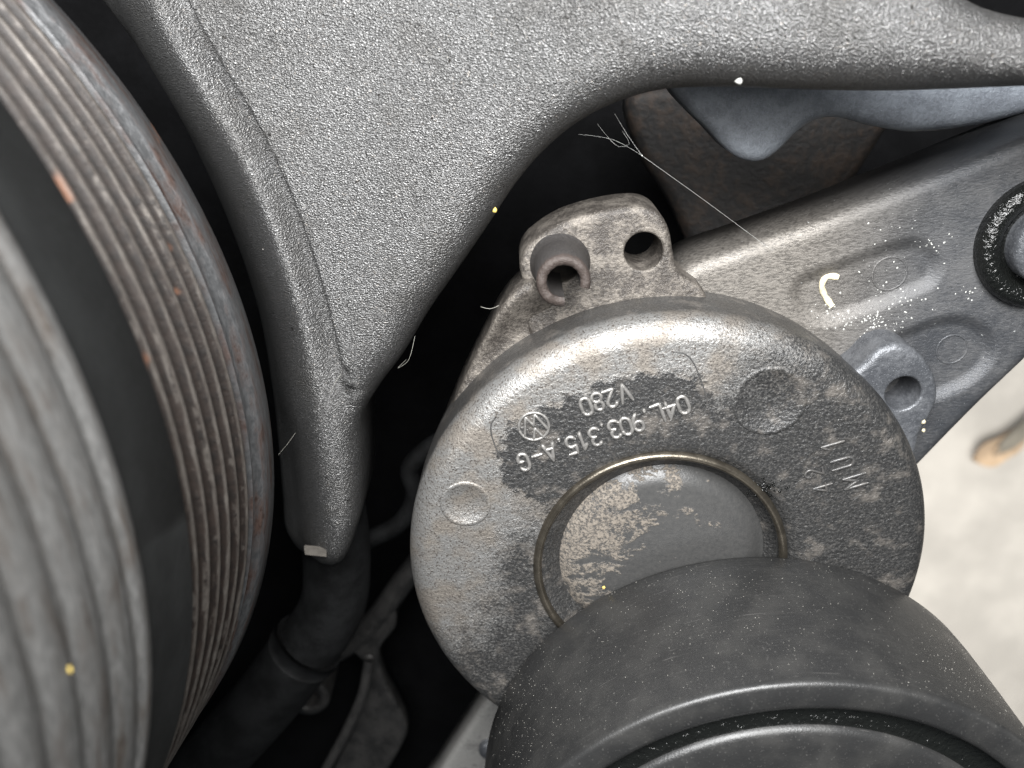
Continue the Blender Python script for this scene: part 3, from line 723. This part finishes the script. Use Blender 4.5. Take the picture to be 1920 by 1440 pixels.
# dried sealant hook on the arm
hook_r = .34 + .16 * np.abs(np.sin(np.arange(len(spline([P(1572, 520, ZA - .8), P(1550, 519, ZA - .8), P(1541, 535, ZA - .8), P(1547, 555, ZA - .8), P(1560, 574, ZA - .85)], .4, False))) * 2.3))
o = part('sealant_smear', tube(spline([P(1572, 520, ZA - .8), P(1550, 519, ZA - .8), P(1541, 535, ZA - .8), P(1547, 555, ZA - .8), P(1560, 574, ZA - .85)], .4, False), hook_r, 8, .5), M_seal, base=tuple(P(1550, 545, ZA - 1.5))); tag(o, 'hook-shaped smear of pale dried sealant in the arm recess', 'sealant')
# yellow grain on the near ribs of the pulley
zz_ = min(np.arange(40, 64, .1), key=lambda z: abs(math.hypot(P(130, 1255, z)[0] + 135, (P(130, 1255, z)[1] - 26 - (z - 30) * .196) / .98) - 83.4))
q = P(130, 1255, zz_); o = part('dirt_crumb', blob(tuple(q), .30, 9), M_yellow, base=tuple(q)); tag(o, 'yellow crumb on the pale near ribs of the large pulley', 'crumb')
# white corrosion flecks on the arm, gathered by the lug and along the recess rims
pf = []
for u0, v0, su, sv, n_ in ((1640, 605, 42, 13, 100), (1690, 560, 34, 14, 45), (1560, 590, 22, 14, 26), (1815, 548, 14, 8, 12), (1745, 465, 14, 8, 14), (1690, 470, 60, 40, 30)):
    for _ in range(n_):
        w_ = P(rng.normal(u0, su), rng.normal(v0, sv), ZA); pf.append((w_[0], w_[1], float(zarm(np.array([w_[0]]), np.array([w_[1]]))[0])))
pf = [p for p in pf if math.hypot(p[0] - DC[0], p[1] - DC[1]) > 36.4]
o = part('corrosion_flecks', merge(*[blob(p, rng.uniform(.04, .20) ** 1.15, i, (1.2, .8, .35)) for i, p in enumerate(pf)]), M_white, smooth=False); tag(o, 'white corrosion flecks scattered on the support arm', 'flecks', kind='stuff')
# oily clump by the ring
bl = [blob((*P(1440 + 17 * g_[0], 915 + 9 * g_[1], .1)[:2], .02 + .08 * abs(g_[2])), .08 + .13 * abs(g_[3]), i) for i, g_ in enumerate(rng.normal(size=(46, 4)))]
o = part('oil_clump', merge(*bl), M_oil, base=tuple(P(1440, 915, 0))); tag(o, 'wet black dirt clump on the rim of the sunken cup', 'dirt clump')

def lint(u, v, z, pts, label, rad=.03):
    path = spline([P(u + a, v + b, z + h) for a, b, h in pts], .4, False)
    o = part('lint_hair', tube(path, rad, 5), M_hair, base=tuple(path[0])); tag(o, label, 'lint')
lint(770, 660, -8, [(8, -30, 0), (0, 5, 1), (-6, 18, 1), (-24, 30, .5), (-8, 14, 1.2)], 'curled pale lint hair on the right edge of the grained cover', .015)
lint(640, 700, -9, [(0, 0, 1), (-12, 18, 1.4), (-20, 40, .6)], 'short lint hair in the crease of the cover lip', .018)
lint(540, 835, -9, [(14, -24, 2), (0, -4, 2), (-18, 18, 2)], 'straight lint hair between pulley and cover lip', .018)
lint(925, 577, -7, [(10, -4, 0), (-6, 2, .6), (-24, -2, .8)], 'tiny hair sticking out left of the side web', .025)

def dust(name, label, pts, m, r0, r1):
    bl = [blob(p, rng.uniform(r0, r1), i, (1, .8, .6)) for i, p in enumerate(pts)]
    o = part(name, merge(*bl), m, smooth=False); tag(o, label, 'dust', kind='stuff')
pts = []
cl = [(rng.uniform(35, 165), rng.uniform(1, 26), rng.uniform(2, 9), rng.uniform(.8, 4)) for _ in range(70)]
for i in range(1900):       # specks lie in drifts on the flank of the black wheel
    c = cl[rng.integers(70)]
    a_, z = (rng.normal(c[0], c[2]), rng.normal(c[1], c[3])) if rng.random() < .75 else (rng.uniform(35, 165), rng.uniform(2, 26))
    if not 2 < z < 26: continue
    a = R_(a_); r = float(np.interp(z, [2.2, 5, 12, 20, 25], [37.9, 38.1, 38.3, 38.4, 38.4])) - .02
    pts.append((WC[0] + r * math.cos(a), WC[1] + r * math.sin(a), z))
dust('dust_specks', 'pale dust specks scattered over the black wheel', pts, M_dust, .015, .062)
pts = []
for i in range(420):
    u, v = rng.uniform(200, 1500), rng.uniform(0, 1000); q = np.array([P2(u, v, -6)])
    if inside(q, cov_out)[0] and seg_dist(q, cov_out)[0][0] > 9 and u > 330 + .55 * v * .62:
        z = zcov(u, v); w_ = P(u, v, z); pts.append((w_[0], w_[1], z))
dust('cover_dust', 'tiny dust specks on the grained cover', pts, M_dust, .03, .09)
